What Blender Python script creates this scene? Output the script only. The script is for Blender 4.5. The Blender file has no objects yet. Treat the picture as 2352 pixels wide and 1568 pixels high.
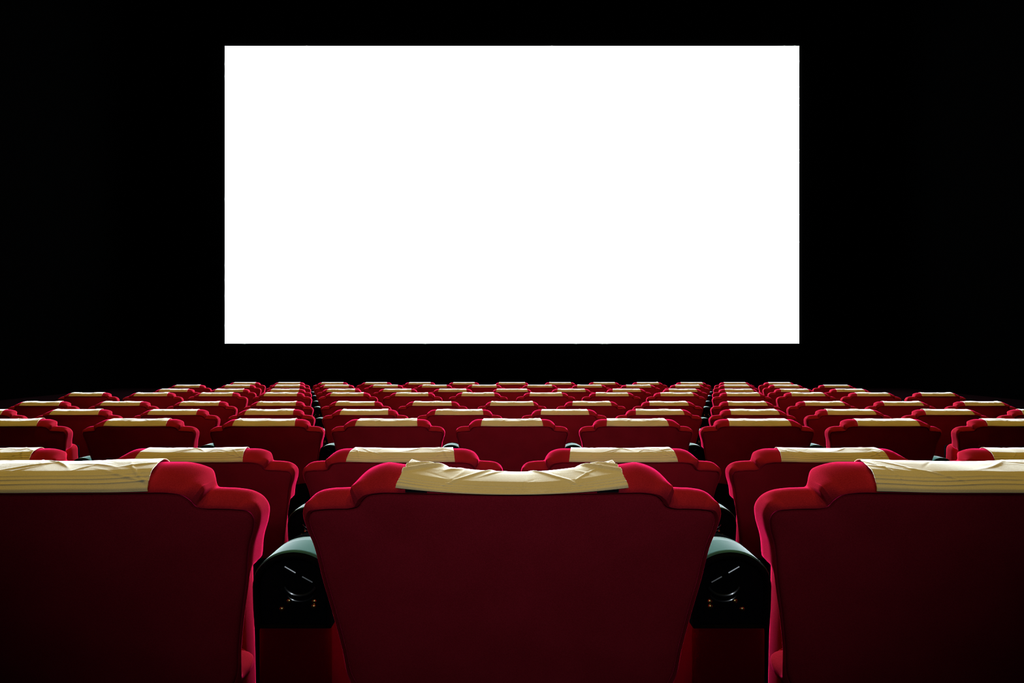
import bpy, math, random
import numpy as np
from mathutils import Vector

C = bpy.context.scene.collection
sc = bpy.context.scene
CAM_Z = 1.0
FOCAL_PX = 1699.0
SEAT_TOP = 0.85            # height of the headrest ridge above the tread it stands on

# ------------------------------------------------------------------ materials
def nodes_of(name):
    m = bpy.data.materials.new(name); m.use_nodes = True
    nt = m.node_tree
    return m, nt, nt.nodes['Principled BSDF']

def fabric(name, base, var, rough, sheen, tint, sheen_rough, grain, bump, scale=900.0, spec=0.0):
    m, nt, b = nodes_of(name)
    L = nt.links.new
    tc = nt.nodes.new('ShaderNodeTexCoord')
    n1 = nt.nodes.new('ShaderNodeTexNoise'); n1.inputs['Scale'].default_value = scale
    n1.inputs['Detail'].default_value = 3
    n2 = nt.nodes.new('ShaderNodeTexNoise'); n2.inputs['Scale'].default_value = 14
    n2.inputs['Detail'].default_value = 4
    L(tc.outputs['Object'], n1.inputs['Vector']); L(tc.outputs['Object'], n2.inputs['Vector'])
    mx = nt.nodes.new('ShaderNodeMath'); mx.operation = 'MULTIPLY_ADD'
    mx.inputs[1].default_value = grain; mx.inputs[2].default_value = 0.0
    L(n1.outputs['Fac'], mx.inputs[0])
    ad = nt.nodes.new('ShaderNodeMath'); ad.operation = 'MULTIPLY_ADD'
    ad.inputs[1].default_value = 1.0 - grain
    L(n2.outputs['Fac'], ad.inputs[0]); L(mx.outputs[0], ad.inputs[2])
    r = nt.nodes.new('ShaderNodeValToRGB')
    r.color_ramp.elements[0].position = 0.30; r.color_ramp.elements[0].color = (*var, 1)
    r.color_ramp.elements[1].position = 0.70; r.color_ramp.elements[1].color = (*base, 1)
    L(ad.outputs[0], r.inputs['Fac']); L(r.outputs['Color'], b.inputs['Base Color'])
    b.inputs['Roughness'].default_value = rough
    b.inputs['Specular IOR Level'].default_value = spec
    b.inputs['Sheen Weight'].default_value = sheen
    b.inputs['Sheen Roughness'].default_value = sheen_rough
    b.inputs['Sheen Tint'].default_value = (*tint, 1)
    bp = nt.nodes.new('ShaderNodeBump'); bp.inputs['Strength'].default_value = bump
    bp.inputs['Distance'].default_value = 0.0006
    L(n1.outputs['Fac'], bp.inputs['Height']); L(bp.outputs['Normal'], b.inputs['Normal'])
    return m

def plain(name, col, rough, spec=0.5, metallic=0.0, coat=0.0, noise=0.0):
    m, nt, b = nodes_of(name)
    b.inputs['Base Color'].default_value = (*col, 1)
    b.inputs['Roughness'].default_value = rough
    b.inputs['Specular IOR Level'].default_value = spec
    b.inputs['Metallic'].default_value = metallic
    b.inputs['Coat Weight'].default_value = coat
    if noise:
        tc = nt.nodes.new('ShaderNodeTexCoord')
        n = nt.nodes.new('ShaderNodeTexNoise'); n.inputs['Scale'].default_value = 260
        bp = nt.nodes.new('ShaderNodeBump'); bp.inputs['Strength'].default_value = noise
        bp.inputs['Distance'].default_value = 0.001
        nt.links.new(tc.outputs['Object'], n.inputs['Vector'])
        nt.links.new(n.outputs['Fac'], bp.inputs['Height']); nt.links.new(bp.outputs['Normal'], b.inputs['Normal'])
    return m

M = {}
M['velvet'] = fabric('red_velvet', (0.41, 0.0170, 0.034), (0.23, 0.0075, 0.016), 0.95, 1.0, (1.0, 0.012, 0.12), 0.24, 0.7, 0.35)
M['cloth'] = fabric('cream_cloth', (0.82, 0.69, 0.43), (0.66, 0.54, 0.31), 0.95, 1.0, (1.0, 1.0, 1.0), 0.3, 0.6, 0.30, 1000.0)
M['post'] = fabric('dark_red_upholstery', (0.12, 0.001, 0.005), (0.09, 0.0006, 0.003), 0.95, 0.0, (1, .1, .3), 0.4, 0.7, 0.3)
M['black'] = plain('black_moulded_plastic', (0.0025, 0.003, 0.0035), 0.60, 0.0, noise=0.10)
M['satin'] = plain('plastic_painted_screen_sheen', (0.036, 0.118, 0.104), 0.60, 0.0, noise=0.08)  # screen reflection on black plastic put into the base colour
M['satin'].node_tree.nodes['Principled BSDF'].inputs['Sheen Weight'].default_value = 0.28
M['satin'].node_tree.nodes['Principled BSDF'].inputs['Sheen Roughness'].default_value = 0.25
M['gloss'] = plain('glossy_black_plastic', (0.008, 0.009, 0.010), 0.22, 0.5, coat=0.2)
M['brass'] = plain('brass_glint', (0.70, 0.46, 0.14), 0.28, 0.5, metallic=1.0)  # colour of the added glint domes
M['steel'] = plain('dark_painted_steel', (0.004, 0.004, 0.0045), 0.6, 0.0)
M['strip'] = plain('charcoal_hook_tape', (0.010, 0.010, 0.011), 0.95, 0.1)
M['carpet'] = fabric('dark_carpet', (0.0012, 0.0004, 0.0005), (0.0007, 0.0002, 0.0003), 1.0, 0.0, (1, 1, 1), 0.5, 0.8, 0.4)
M['blackwall'] = plain('black_drape_wall', (0.00005, 0.00005, 0.00005), 1.0, 0.0)
M['rearwall'] = plain('dark_rear_wall', (0.002, 0.002, 0.002), 1.0, 0.0)
def emitter(name, col, strength):
    m, nt, b = nodes_of(name)
    b.inputs['Base Color'].default_value = (0.8, 0.8, 0.8, 1)
    b.inputs['Roughness'].default_value = 0.9
    b.inputs['Specular IOR Level'].default_value = 0.0
    b.inputs['Emission Color'].default_value = (*col, 1)
    b.inputs['Emission Strength'].default_value = strength
    return m
M['screen'] = emitter('lit_screen', (0.80, 0.93, 1.0), 62.0)

# ------------------------------------------------------------------ mesh helpers
class MB:
    def __init__(s): s.v = []; s.f = []
    def add(s, verts, faces):
        o = len(s.v); s.v += [tuple(p) for p in verts]; s.f += [[i + o for i in f] for f in faces]
    def box(s, x0, x1, y0, y1, z0, z1, r=0.0, seg=4):
        if r <= 0:
            V = [(x, y, z) for z in (z0, z1) for y in (y0, y1) for x in (x0, x1)]
            s.add(V, [(0,2,3,1), (4,5,7,6), (0,1,5,4), (2,6,7,3), (0,4,6,2), (1,3,7,5)]); return
        # rounded box: stacked rounded rectangles
        rings = []
        prof = [(r * (1 - math.sin(a)), r * (1 - math.cos(a))) for a in [k * math.pi / 2 / seg for k in range(seg + 1)]]
        lay = [(z0 + dz, ins) for ins, dz in prof] + [(z1 - dz, ins) for ins, dz in reversed(prof)]
        for z, ins in lay:
            ring = []
            rr = r
            for (cx, cy, a0) in ((x1 - rr, y1 - rr, 0), (x0 + rr, y1 - rr, 90), (x0 + rr, y0 + rr, 180), (x1 - rr, y0 + rr, 270)):
                for k in range(seg + 1):
                    a = math.radians(a0 + 90 * k / seg)
                    q = max(rr - ins, 0.0005)
                    ring.append((cx + q * math.cos(a), cy + q * math.sin(a), z))
            rings.append(ring)
        s.loft(rings)
    def loft(s, rings, cap0=True, cap1=True):
        n = len(rings[0]); V = [p for r in rings for p in r]; F = []
        for k in range(len(rings) - 1):
            for i in range(n):
                j = (i + 1) % n
                F.append((k*n + i, k*n + j, (k+1)*n + j, (k+1)*n + i))
        if cap0: F.append(tuple(reversed(range(n))))
        if cap1: F.append(tuple((len(rings)-1)*n + i for i in range(n)))
        s.add(V, F)
    def tube(s, pts, r, n=8):
        rings = []
        for i, p in enumerate(pts):
            p = Vector(p)
            t = (Vector(pts[min(i+1, len(pts)-1)]) - Vector(pts[max(i-1, 0)])).normalized()
            u = t.cross(Vector((0, 1, 0.01))).normalized(); w = t.cross(u)
            rings.append([tuple(p + u * r * math.cos(2*math.pi*k/n) + w * r * math.sin(2*math.pi*k/n)) for k in range(n)])
        s.loft(rings)
    def mirrored(s):
        o = MB(); o.v = [(-x, y, z) for x, y, z in s.v]; o.f = [list(reversed(f)) for f in s.f]; return o
    def mesh(s, name, mat, smooth=True, sharp=40):
        me = bpy.data.meshes.new(name); me.from_pydata(s.v, [], s.f)
        import bmesh
        bm = bmesh.new(); bm.from_mesh(me)
        bmesh.ops.recalc_face_normals(bm, faces=bm.faces); bm.to_mesh(me); bm.free()
        me.materials.append(mat)
        if smooth:
            me.shade_smooth()
            me.set_sharp_from_angle(angle=math.radians(sharp))
        return me

def obj(name, me, parent=None, label=None):
    o = bpy.data.objects.new(name, me); C.objects.link(o)
    if parent: o.parent = parent
    if label: o['label'] = label
    return o

def thing(name, loc, label, cat, group=None):
    o = bpy.data.objects.new(name, None); C.objects.link(o)
    o.location = loc; o.empty_display_size = 0.1
    o['label'] = label; o['category'] = cat
    if group: o['group'] = group
    return o

def copy_thing(src, loc, label, name=None):
    r = src.copy(); C.objects.link(r); r.location = loc; r['label'] = label
    for ch in list(src.children):
        c = ch.copy(); C.objects.link(c); c.parent = r
        for g in list(ch.children):
            d = g.copy(); C.objects.link(d); d.parent = c
    return r

def struct(name, mb, mat, smooth=False):
    o = obj(name, mb.mesh(name, mat, smooth)); o['kind'] = 'structure'; return o

# ------------------------------------------------------------------ seat shape
TAN_RECLINE = math.tan(math.radians(16))
R_K = [(0,0),(.07,0),(.138,-.0005),(.172,-.0035),(.193,-.0125),(.2045,-.0235),(.2085,-.0310),(.2155,-.0322),(.236,-.0340),(.2545,-.0385),
       (.2665,-.0475),(.2725,-.0615),(.2700,-.080),(.2610,-.107),(.2520,-.158),(.2420,-.206),(.2330,-.256),(.2262,-.306),(.2130,-.327),(.10,-.330),(0,-.330)]
C_K = [(0,-.0285),(.07,-.0285),(.138,-.0287),(.167,-.0297),(.184,-.0335),(.193,-.041),(.1985,-.0485),(.2085,-.0520),(.224,-.0530),(.2455,-.0550),
       (.2610,-.0590),(.2665,-.069),(.2650,-.084),(.2575,-.108),(.2490,-.158),(.2390,-.206),(.2300,-.256),(.2225,-.302),(.2080,-.322),(.10,-.325),(0,-.325)]
CURVE = 0.40
# cross-section of the head roll, from the rear seam over the top (depth, share of the rise)
ROLL = [(.001,0),(.003,.13),(.007,.24),(.013,.38),(.020,.52),(.030,.685),(.040,.815),(.050,.912),(.058,.966),(.066,.993),(.074,1.0)]
# the cover over it: a flatter, crisper fold along the top
CLOTH_ROLL = [(.001,0),(.003,.14),(.009,.32),(.016,.50),(.022,.64),(.027,.735),(.031,.79),(.037,.83),(.047,.89),(.058,.952),(.066,.985),(.074,1.0)]
RIDGE_Y = .074

def catmull(K, m):
    K = [np.array(p, float) for p in K]
    P = [2*K[0]-K[1]] + K + [2*K[-1]-K[-2]]
    P[0] = np.array((-K[1][0], K[1][1])); P[-1] = np.array((-K[-2][0], K[-2][1]))
    out = []
    for i in range(1, len(P)-2):
        p0, p1, p2, p3 = P[i-1:i+3]
        d0 = max(np.linalg.norm(p1-p0)**.5, 1e-6); d1 = max(np.linalg.norm(p2-p1)**.5, 1e-6); d2 = max(np.linalg.norm(p3-p2)**.5, 1e-6)
        t0, t1, t2, t3 = 0, d0, d0+d1, d0+d1+d2
        for k in range(m):
            t = t1 + (t2-t1)*k/m
            A1 = (t1-t)/(t1-t0)*p0 + (t-t0)/(t1-t0)*p1
            A2 = (t2-t)/(t2-t1)*p1 + (t-t1)/(t2-t1)*p2
            A3 = (t3-t)/(t3-t2)*p2 + (t-t2)/(t3-t2)*p3
            B1 = (t2-t)/(t2-t0)*A1 + (t-t0)/(t2-t0)*A2
            B2 = (t3-t)/(t3-t1)*A2 + (t-t1)/(t3-t1)*A3
            out.append((t2-t)/(t2-t1)*B1 + (t-t1)/(t2-t1)*B2)
    out.append(K[-1])
    return np.array(out)

def loop_of(K, m):
    h = catmull(K, m)
    left = h[1:-1][::-1].copy(); left[:, 0] *= -1
    return np.vstack([h, left])          # from top centre down one side, along the bottom, up the other

def loop_normals(L):
    t = np.roll(L, -1, 0) - np.roll(L, 1, 0)
    n = np.stack([-t[:, 1], t[:, 0]], 1); n /= np.linalg.norm(n, axis=1)[:, None] + 1e-9
    c = L.mean(0)
    if ((L - c) * n).sum() < 0: n = -n
    return n

def deform(P, sag):
    """P: (n,3) of x, depth, z relative to the ridge -> seat space."""
    P = np.array(P, float)
    x, y, z = P[:, 0], P[:, 1].copy(), P[:, 2].copy()
    w = np.clip((z + .034) / .030, 0, 1); w = w*w*(3-2*w)
    y += TAN_RECLINE * (-z) + CURVE * np.minimum(np.abs(x), .3)**2
    z = z - sag * w * np.clip(1 - (x/.165)**2, 0, 1)
    return np.stack([x, y, z + SEAT_TOP], 1)

def lumbar(z):
    t = np.clip(-z / .26, 0, 1)
    return .030 * t*t*(3-2*t)

def make_backrest(m, sag, sx=1.0):
    R = loop_of(R_K, m)*[sx, 1]; Cc = loop_of(C_K, m)*[sx, 1]
    nC = loop_normals(Cc); nR = loop_normals(R)
    rings = []
    def ring(xz, y): rings.append(deform(np.column_stack([xz[:, 0], np.broadcast_to(y, len(xz)), xz[:, 1]]), sag))
    ring(Cc - nC*.0030, .012); ring(Cc - nC*.0022, .005)
    # below the shoulders the flanks run inwards towards the sitter, clear of the armrests
    low = np.clip((-.134 - R[:, 1]) / .028, 0, 1) * np.clip((R[:, 1] + .31) / .02, 0, 1)
    low = (low*low*(3-2*low))[:, None]
    def flank(y):
        t = min(max((y - .003) / .024, 0), 1); return .0265*t*t*(3-2*t) + .006*min(max((y - .03)/.034, 0), 1)
    nx = nR * np.array([1.0, 0.0])
    side = np.clip((np.abs(nR[:, 0:1]) - .45) / .4, 0, 1)
    thin = np.clip((np.abs(R[:, 0]) - .190*sx) / .025, 0, 1); D = 1 - .48 * thin*thin*(3-2*thin)     # shoulders are slimmer than the head roll
    for y, a in ROLL:
        b = math.sin(min(y / .018, 1) * math.pi / 2); w = a*(1-side) + b*side
        ring(Cc*(1-w) + R*w - nx*low*flank(y*.52), y*D)
    R = R - nx*low*flank(RIDGE_Y)
    ins = .018
    for k in range(1, 9):
        a = k/8*math.pi/2
        ring(R - nR*ins*(1-math.cos(a)), RIDGE_Y*D + (.020 + lumbar(R[:, 1]))*math.sin(a))
    F = R - nR*ins; zc = -.17
    for s in (.85, .6, .3, .08):
        q = np.column_stack([F[:, 0]*s, zc + (F[:, 1]-zc)*s])
        ring(q, (RIDGE_Y*D + .020 + lumbar(F[:, 1])) * s + .112*(1-s))
    mb = MB(); mb.loft([[tuple(p) for p in r] for r in rings], cap0=False, cap1=True)
    return mb

def make_panel(m, sag, sx=1.0):
    Cc = loop_of(C_K, m)*[sx, 1]; n = loop_normals(Cc); rings = []
    def ring(xz, y): rings.append(deform(np.column_stack([xz[:, 0], np.broadcast_to(y, len(xz)), xz[:, 1]]), sag))
    ring(Cc - n*.0032, .012); ring(Cc - n*.0034, .0055); ring(Cc - n*.0050, .0030); ring(Cc - n*.009, .0018)
    F = Cc - n*.009; zc = -.17
    for s in (.93, .8, .65, .5, .35, .2, .08):
        q = np.column_stack([F[:, 0]*s, zc + (F[:, 1]-zc)*s])
        ring(q, .0018 - .006*(1-s*s))
    mb = MB(); mb.loft([[tuple(p) for p in r] for r in rings], cap0=False, cap1=True)
    return mb

def make_cover(seed, nu, nv, sag=0.0, lift=0.0, strength=1.0, skew=0.0):
    rng = random.Random(seed)
    path = []
    for y, a in CLOTH_ROLL: path.append((y, -.0285*(1-a)))       # rear slope and flat top, seam to ridge
    for k in range(1, 11):                                # over the ridge
        a = k/10*math.pi/2
        path.append((RIDGE_Y + .020*math.sin(a), -.018*(1-math.cos(a))))
    for k in range(1, 9): path.append((.094 + .002*k/8, -.018 - .09*k/8))
    path = np.array(path)
    seg = np.linalg.norm(np.diff(path, axis=0), axis=1); S = np.concatenate([[0], np.cumsum(seg)])
    s_ridge = S[11]; s_break = S[6]
    s = np.concatenate([np.linspace(0, s_ridge*1.15, int(nv*.7), endpoint=False), np.linspace(s_ridge*1.15, S[-1], nv - int(nv*.7))])
    py = np.interp(s, S, path[:, 0]); pz = np.interp(s, S, path[:, 1])
    ty = np.gradient(py, s); tz = np.gradient(pz, s); tl = np.hypot(ty, tz); ny, nz = -tz/tl, ty/tl
    half = np.interp(s, [0, s_ridge, S[-1]], [.1455, .1345, .1340])
    U = np.linspace(-1, 1, nu)
    uu, ss = np.meshgrid(U, s)
    X = uu * half[:, None]
    H = np.zeros_like(X)
    amp = np.clip(ss/.016, 0, 1)
    for _ in range(16):                                   # soft creases running across the top
        u0 = rng.uniform(-1, 1); s0 = rng.uniform(.022, .085); ang = rng.choice([-1, 1]) * rng.uniform(.25, 1.25)
        ln = rng.uniform(.012, .045); wd = rng.uniform(.0011, .0030); a = rng.uniform(.0006, .0018) * rng.choice([1, 1, -.6])
        dx = X - u0*.13; ds = ss - s0
        p = dx*math.cos(ang) + ds*math.sin(ang); q = -dx*math.sin(ang) + ds*math.cos(ang) + 6*p*p*rng.uniform(-1, 1)
        H += a * np.exp(-(q/wd)**2 - (p/ln)**2) * amp
    for _ in range(7):                                    # low slack
        fx, fs, ph = rng.uniform(10, 55), rng.uniform(-60, 60), rng.uniform(0, 6.28)
        H += .00045 * np.sin(X*fx + ss*fs + ph)
    H *= strength
    for s0, a in ((.0125, .0010), (.0205, .0010), (.0275, .0006)):           # stitched hem lines
        wob = s0 + .0008*np.sin(X*38 + seed) + skew*X*.03
        H += a * np.exp(-((ss-wob)/.0011)**2)
    H = np.maximum(H, -.0006) + .0020
    if lift:                                              # stiff pleats pulled to the corners
        for sg in (-1, 1):
            for u0, sl, a, wd in ((.70, 1.0, .0035, .0042), (.78, 1.15, .0028, .0030), (.18, .9, .0014, .0028)):
                xs = sg*X
                line = xs - (u0*.133 - sl*(s_ridge*1.05 - ss)*-1.0)
                H += a * np.exp(-((xs - (u0*.133 + sl*(s_ridge*1.1 - ss)))/wd)**2) * np.clip((ss-.012)/.012, 0, 1)
    Y = py[:, None] + ny[:, None]*(H + .0016) * 1.0
    Z = pz[:, None] + nz[:, None]*(H + .0016)
    P = deform(np.column_stack([X.ravel(), Y.ravel(), Z.ravel()]), sag)
    if lift:
        c = (np.abs(uu)**3.2 * np.exp(-((ss - s_ridge*1.1)/.030)**2)).ravel()
        P[:, 2] += lift * c
        P[:, 2] += .0050 * (uu**2 * np.exp(-(ss/.02)**2)).ravel()
    mb = MB(); n0, n1 = X.shape
    mb.add([tuple(p) for p in P], [(i*n1+j, i*n1+j+1, (i+1)*n1+j+1, (i+1)*n1+j) for i in range(n0-1) for j in range(n1-1)])
    return mb

def lower_parts():
    d = {}
    y0 = TAN_RECLINE * .30
    def tipped(mb, name, mat):                            # empty seats stand tipped up against their backs
        a = math.radians(94); c, q = math.cos(a), math.sin(a)
        mb.v = [(x, .310 + y*c - z*q, .400 + y*q + z*c) for x, y, z in mb.v]
        return mb.mesh(name, mat)
    mb = MB(); mb.box(-.188, .188, 0, .31, 0, .085, .028, 5); d['seat_cushion'] = tipped(mb, 'seat_cushion', M['velvet'])
    mb = MB(); mb.box(-.175, .175, .012, .295, -.024, .004, .010, 3); d['seat_pan'] = tipped(mb, 'seat_pan', M['steel'])
    mb = MB(); mb.box(-.185, .185, y0 + .012, y0 + .060, .395, .545, .012, 3); d['back_shell'] = mb.mesh('back_shell', M['steel'])
    mb = MB(); mb.box(-.045, .045, y0 + .13, y0 + .23, 0.012, .405, .010, 3)
    mb.box(-.11, .11, y0 + .08, y0 + .28, 0.0, .014, .004, 2); d['pedestal'] = mb.mesh('pedestal', M['steel'])
    return d
LOWER = lower_parts()
LOWER_MESHES = list(LOWER.items())

def make_seat(backrest, panel, cover, loc, label, group, strip=None):
    t = thing('cinema_seat', loc, label, 'cinema seat', group)
    obj('backrest', backrest, t)
    obj('back_panel', panel, t)
    c = obj('headrest_cover', cover, t, 'cream cloth headrest cover')
    sm = c.modifiers.new('thickness', 'SOLIDIFY'); sm.thickness = .0014; sm.offset = -1
    for me in strip or []: obj('hook_tape', me, t, 'dark end of tape peeking out below the cover')
    for n, me in LOWER_MESHES: obj(n, me, t)
    return t

def solid(mb): return mb

# ------------------------------------------------------------------ armrest console between seats
AX_Z, ARX, ARZ = .675, .0550, .0450
def dshape(sx=1.0, sz=1.0, zb=.618, n=24, grow=0.0):
    pts = []
    for k in range(n+1):
        a = math.pi * k / n
        pts.append(((ARX*sx+grow)*math.cos(a), AX_Z + (ARZ*sz+grow)*math.sin(a)))
    pts.append((-(ARX*sx+grow)*.985, (AX_Z+zb)/2)); pts.append((-(ARX*sx+grow)*.95, zb)); pts.append(((ARX*sx+grow)*.95, zb)); pts.append(((ARX*sx+grow)*.985, (AX_Z+zb)/2))
    return pts
def console_meshes(mir):
    out = {}
    def fin(mb, name, mat, sharp=40):
        mb.v = [(x, y + .018, z) for x, y, z in mb.v]
        return (mb.mirrored() if mir else mb).mesh(name, mat, True, sharp)
    # moulded housing: rounded rear rim, recessed end face
    mb = MB(); rings = []
    for ins, y in ((.0095, .0905), (.0085, .0850), (.0050, .0820), (.0025, .0822), (.0008, .0840), (0, .0870), (0, .20), (.006, .206)):
        rings.append([(x, y, z) for x, z in dshape(1, 1, .618 + ins*.5, grow=-ins)])
    mb.loft(rings); out['housing'] = fin(mb, 'housing', M['black'])
    # satin sleeve over the top of the barrel, screen reflection in its colour
    mb = MB(); n = 28; ys = [.0900, .0915, .098, .145, .166, .168]
    off = [.0006, .0022, .0024, .0024, .0022, .0004]
    V, F = [], []
    for y, g in zip(ys, off):
        for k in range(n+1):
            a = math.radians(14) + math.radians(152) * k / n
            V.append(((ARX+g)*math.cos(a), y, AX_Z + (ARZ+g)*math.sin(a)))
    for i in range(len(ys)-1):
        for k in range(n): F.append((i*(n+1)+k, i*(n+1)+k+1, (i+1)*(n+1)+k+1, (i+1)*(n+1)+k))
    mb.add(V, F); out['top_sleeve'] = fin(mb, 'top_sleeve', M['satin'], 60)
    # arm pad sloping away in front of the barrel
    mb = MB(); rings = []
    for y, zt, w, h in ((.200, .684, .040, .045), (.215, .688, .044, .05), (.40, .662, .044, .05), (.455, .649, .040, .045), (.470, .639, .030, .030)):
        ring = []
        for k in range(20):
            a = 2*math.pi*k/20; ca, sa = math.cos(a), math.sin(a)
            ring.append((w*math.copysign(abs(ca)**.5, ca), y, zt - h/2 + h/2*math.copysign(abs(sa)**.5, sa)))
        rings.append(ring)
    mb.loft(rings); out['arm_pad'] = fin(mb, 'arm_pad', M['black'])
    # upholstered support below the housing
    mb = MB(); mb.box(-.0505, .0505, .092, .45, .0, .620, .010, 3); out['side_panel'] = fin(mb, 'side_panel', M['post'])
    # made-up relief on the end face: ring and split bar shaped for glints
    mb = MB(); cx, cz, r = .010, .681, .0225
    mb.tube([(cx + r*math.cos(a), .0860 , cz + r*.82*math.sin(a)) for a in [math.radians(200 + 10*k) for k in range(15)]], .0022)
    mb.tube([(cx + (r-.004)*math.cos(a), .0890, cz - .016 + (r-.004)*.62*math.sin(a)) for a in [math.radians(195 + 10*k) for k in range(16)]], .0016)
    out['glint_ring'] = fin(mb, 'glint_ring', M['gloss'])
    mb = MB(); mb.tube([(cx - .021, .0865, cz + .021), (cx - .006, .0860, cz + .0125)], .0019); mb.tube([(cx + .003, .0860, cz + .0075), (cx + .017, .0865, cz - .0005)], .0019)
    out['glint_bar'] = fin(mb, 'glint_bar', M['gloss'])
    scr = []  # made-up brass domes standing in for small yellow glints
    for sx, sz in ((cx - .016, .654), (cx + .0185, .6535), (cx + .0178, .6465), (cx - .026, .643)):
        mb = MB(); rings = []
        for k in range(5):
            a = k/4*math.pi/2; rr = .0036*math.cos(a) + .0001
            rings.append([(sx + rr*math.cos(2*math.pi*i/12), .0900 - .0026*math.sin(a), sz + rr*math.sin(2*math.pi*i/12)) for i in range(12)])
        mb.loft(rings); scr.append(fin(mb, 'glint_dome', M['brass']))
    out['_glint_domes'] = scr
    return out
CONS = {False: console_meshes(False), True: console_meshes(True)}
def make_console(mir, loc, label, group):
    t = thing('armrest_console', loc, label, 'armrest', group)
    D = CONS[mir]
    h = obj('housing', D['housing'], t, 'black moulded end housing')
    obj('glint_ring', D['glint_ring'], h); obj('glint_bar', D['glint_bar'], h)
    for me in D['_glint_domes']: obj('glint_dome', me, h, 'small brass dome added for a glint')
    obj('top_sleeve', D['top_sleeve'], t, 'sleeve over the rounded top, pale with painted screen sheen')
    obj('arm_pad', D['arm_pad'], t); obj('side_panel', D['side_panel'], t, 'dark red upholstered support')
    return t

# ------------------------------------------------------------------ rows
# (distance of the seat backs, drop of the ridge below the lens, lateral positions on one side)
ROWS = [
 (0.908, .1600, [0, .600]),
 (1.959, .2940, [.2975, .8640, 1.434]),
 (3.433, .3675, [0, .586, 1.158, 1.758, 2.362]),
 (4.399, .4110, [.316, .884, 1.452, 2.030, 2.616, 3.195]),
 (5.444, .4475, [0, .590, 1.160, 1.742, 2.312, 2.895, 3.490]),
 (6.449, .4515, [.2976, .876, 1.444, 2.025, 2.592, 3.162, 3.730]),
 (7.522, .4875, [0, .6065, 1.170, 1.745, 2.318, 2.888, 3.456]),
 (8.532, .5050, [.3214, .897, 1.465, 2.033, 2.601, 3.179, 3.759]),
 (9.567, .5320, [0, .625, 1.197, 1.7647, 2.333, 2.897, 3.474]),
]
ORD = ['first', 'second', 'third', 'fourth', 'fifth', 'sixth', 'seventh', 'eighth', 'ninth']
FLOOR = [CAM_Z - d - SEAT_TOP for _, d, _ in ROWS]

back_hi = make_backrest(12, .002).mesh('backrest', M['velvet'])
back_third = make_backrest(7, .002, .982).mesh('backrest', M['velvet'])
pan_third = make_panel(7, .002, .982).mesh('back_panel', M['velvet'])
back_mid = make_backrest(6, .002, .953).mesh('backrest', M['velvet'])
pan_hi = make_panel(12, .002).mesh('back_panel', M['velvet'])
pan_mid = make_panel(6, .002, .953).mesh('back_panel', M['velvet'])
back_sag = make_backrest(12, .0160).mesh('backrest', M['velvet'])
pan_sag = make_panel(12, .0160).mesh('back_panel', M['velvet'])
cover_sag = make_cover(3, 160, 190, .0160, .0040, .55).mesh('headrest_cover', M['cloth'], True, 80)
covers_hi = [make_cover(20 + k, 150, 170, .002, 0, .85, .5).mesh('headrest_cover', M['cloth'], True, 80) for k in range(2)]
covers = [make_cover(40 + k, 84, 92, .002, 0, 1.0, random.Random(k).uniform(-.5, .5)).mesh('headrest_cover', M['cloth'], True, 80) for k in range(8)]

# dark tape end peeking out beneath the front seat's cover
tapes = []
for x0, x1 in ((-.133, -.106), (.106, .133)):
    V = [(x, y, z) for y in (-.0012, .0040) for z in (-.0280, -.0240) for x in np.linspace(x0, x1, 6)]
    P = deform(np.array(V), 0.0); mb = MB()
    F = [(i, i+1, i+7, i+6) for i in range(5)] + [(i+12, i+18, i+19, i+13) for i in range(5)]
    F += [(i, i+12, i+13, i+1) for i in range(5)] + [(i+6, i+7, i+19, i+18) for i in range(5)] + [(0, 6, 18, 12), (5, 17, 23, 11)]
    mb.add([tuple(p) for p in P], F); tapes.append(mb.mesh('hook_tape', M['strip'], False))
tape = tapes

rr = random.Random(11)
GROUP_S = 'red cinema seats in nine staggered rows'
GROUP_A = 'black armrests between the cinema seats'
def row_phrase(n): return 'front row' if n == 0 else ('last row' if n == 8 else ORD[n] + ' row')
protos = {}
seat_no = 0
def seat_label(n, k, side, odd):
    if odd and k == 0:
        return ['red cinema seat in the very middle of the front row, its creased cream cover sagging',
                ][0] if n == 0 else 'red cinema seat with cream headrest cover in the very middle of the %s' % row_phrase(n)
    i = k if odd else k + 1
    ref = 'of the middle seat' if odd else 'of the middle gap'
    return 'red cinema seat with cream headrest cover, %s, %s %s %s' % (row_phrase(n), ORD[i-1], side, ref)

for n, (Y, d, xs) in enumerate(ROWS):
    odd = xs[0] == 0
    for k, x in enumerate(xs):
        for side, sg in (('left', -1), ('right', 1)):
            if odd and k == 0 and sg == 1: continue
            loc = (sg*x, Y, FLOOR[n]); lab = seat_label(n, k, side, odd)
            if n == 0 and k == 0:
                make_seat(back_sag, pan_sag, cover_sag, loc, lab, GROUP_S, tape); continue
            hi = n <= 1
            key = ('hi', (k + (sg > 0)) % 2) if hi else (('third' if n == 2 else 'mid'), rr.randrange(8))
            if key not in protos:
                protos[key] = make_seat(*{'hi': (back_hi, pan_hi), 'third': (back_third, pan_third), 'mid': (back_mid, pan_mid)}[key[0]],
                                        (covers_hi if hi else covers)[key[1]], loc, lab, GROUP_S)
                t = protos[key]
            else:
                t = copy_thing(protos[key], loc, lab)
            if k == 0 and odd and n in (4, 6, 8):          # the middle seats have wider covers, the last one is a wider seat
                protos.pop(key, None)
                if n == 8: t.scale.x = 1.09
                for ch in t.children:
                    if ch.name.startswith('headrest_cover'): ch.scale.x = 1.12

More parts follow.
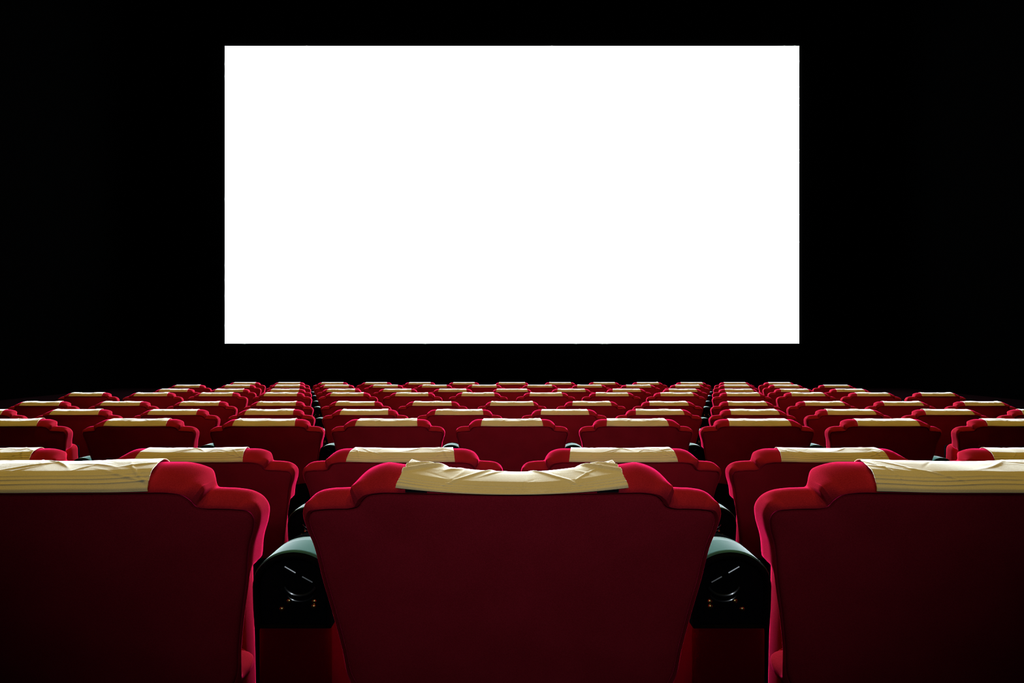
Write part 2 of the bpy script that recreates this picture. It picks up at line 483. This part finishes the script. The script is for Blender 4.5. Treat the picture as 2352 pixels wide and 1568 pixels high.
def console_label(n, k, side, odd, end):
    base = 'black round-topped armrest in the %s, ' % row_phrase(n)
    if k < 0: return base + 'in the middle gap between the two centre seats'
    i = k + 1
    return base + '%s armrest %s of %s' % (ORD[i-1] if i <= 9 else 'last', side, 'the middle seat' if odd else 'the middle gap')
def lower_console(t, drop):
    # a lower armrest: everything but the foot of its support comes down
    for ch in t.children:
        if ch.name.startswith('side_panel'): ch.scale.z = 1 - drop / .620
        else: ch.location.z = -drop
cons = {}
for n, (Y, d, xs) in enumerate(ROWS):
    odd = xs[0] == 0
    gaps = [] if odd else [(-1, 0.0)]
    for k in range(len(xs) - 1): gaps.append((k, (xs[k] + xs[k+1]) / 2))
    gaps.append((len(xs) - 1, xs[-1] + .288))
    if n == 0: gaps = gaps[:1]
    for k, x in gaps:
        for side, sg in (('left', -1), ('right', 1)):
            if k < 0 and sg > 0: continue
            drop = .062 if (n == 2 and k == 3) else 0.0
            if n == 1: drop = .048
            loc = (sg*x, Y + (.032 if n == 1 else 0), FLOOR[n]); lab = console_label(n, k, side, odd, False)
            mir = sg > 0
            if mir not in cons: cons[mir] = make_console(mir, loc, lab, GROUP_A); t = cons[mir]
            else: t = copy_thing(cons[mir], loc, lab)
            if drop: lower_console(t, drop)

# ------------------------------------------------------------------ room
HW, CEIL, FRONT, REAR = 12.6, 12.6, 24.25, -6.2
mb = MB()
prof = [(REAR, FLOOR[0])]
for n in range(1, 9):
    yb = ROWS[n][0] - .16
    prof += [(yb, FLOOR[n-1]), (yb + .004, FLOOR[n])]
prof += [(10.9, FLOOR[8]), (FRONT, FLOOR[8] - .12)]
pts = prof + [(FRONT, -1.2), (REAR, -1.2)]
mb.loft([[(-HW, y, z) for y, z in pts], [(HW, y, z) for y, z in pts]])
struct('floor', mb, M['carpet'])
mb = MB(); mb.box(-HW-.2, HW+.2, REAR-.2, FRONT+.3, CEIL, CEIL+.2); struct('ceiling', mb, M['blackwall'])
mb = MB(); mb.box(-HW-.2, HW+.2, FRONT, FRONT+.2, -1.2, CEIL); struct('wall_front', mb, M['blackwall'])
mb = MB(); mb.box(-HW-.2, HW+.2, REAR-.2, REAR, -1.2, CEIL); struct('wall_back', mb, M['rearwall'])
mb = MB(); mb.box(-HW-.2, -HW, REAR, FRONT, -1.2, CEIL); struct('wall_left', mb, M['blackwall'])
mb = MB(); mb.box(HW, HW+.2, REAR, FRONT, -1.2, CEIL); struct('wall_right', mb, M['blackwall'])

SY = 24.0; k = SY / FOCAL_PX
x0, x1 = (516-1176)*k, (1836-1176)*k
z1, z0 = CAM_Z + (784-105)*k, CAM_Z - (789-784)*k
scr = thing('projection_screen', (0, SY, z0), 'big blank bright white cinema screen on the black front wall', 'screen')
mb = MB(); mb.box(x0, x1, 0, .03, 0, z1-z0); obj('screen_surface', mb.mesh('screen_surface', M['screen'], False), scr)
mb = MB(); mb.box(x0+.1, x1-.1, .03, .12, .1, z1-z0-.1); 
obj('rear_frame', mb.mesh('rear_frame', M['steel'], False), scr)

# ------------------------------------------------------------------ lights
def area(name, loc, power, size, col, target=None, spread=180):
    l = bpy.data.lights.new(name, 'AREA'); l.shape = 'DISK'; l.size = size; l.energy = power; l.color = col
    l.spread = math.radians(spread)
    o = bpy.data.objects.new(name, l); C.objects.link(o); o.location = loc
    tgt = Vector(target) if target else Vector((loc[0], loc[1], 0))
    o.rotation_euler = (tgt - Vector(loc)).to_track_quat('-Z', 'Y').to_euler()
    return o
WARM = (1.0, .71, .13)
for i, (x, y, p) in enumerate(((-3.6, .3, 152), (3.6, .3, 152), (0, .2, 168), (-3.4, 4.6, 48), (3.4, 4.6, 48))):
    area('house_downlight', (x, y, CEIL - .05), p, .35, WARM)
l = bpy.data.lights.new('added_rear_spot', 'SPOT'); l.energy = 460; l.color = (.80, .90, 1.0); l.spot_size = math.radians(14); l.spot_blend = 1.0; l.shadow_soft_size = .25  # added unseen spot, brightens the centre seat backs from behind
o = bpy.data.objects.new('added_rear_spot', l); C.objects.link(o); o.location = (0, -5.9, 3.2)
o.rotation_euler = (Vector((0, 3.1, .6)) - o.location).to_track_quat('-Z', 'Y').to_euler()

w = bpy.data.worlds.new('dark_room'); sc.world = w; w.use_nodes = True
w.node_tree.nodes['Background'].inputs['Color'].default_value = (0, 0, 0, 1)
w.node_tree.nodes['Background'].inputs['Strength'].default_value = 0.0

# ------------------------------------------------------------------ camera
cam = bpy.data.cameras.new('camera'); cam.sensor_width = 36.0; cam.lens = 36.0 * FOCAL_PX / 2352.0
cam.clip_start = .05; cam.clip_end = 100
co = bpy.data.objects.new('camera', cam); C.objects.link(co)
co.location = (0, 0, CAM_Z); co.rotation_euler = (math.pi/2, 0, 0)
sc.camera = co

vs = sc.view_settings
vs.view_transform = 'Standard'; vs.look = 'None'; vs.exposure = 0.0; vs.gamma = 1.0; vs.use_curve_mapping = False
sc.cycles.use_denoising = True
sc.cycles.pixel_filter_type = 'BOX'
sc.cycles.max_bounces = 6; sc.cycles.diffuse_bounces = 3; sc.cycles.glossy_bounces = 3
sc.cycles.sample_clamp_indirect = 4.0
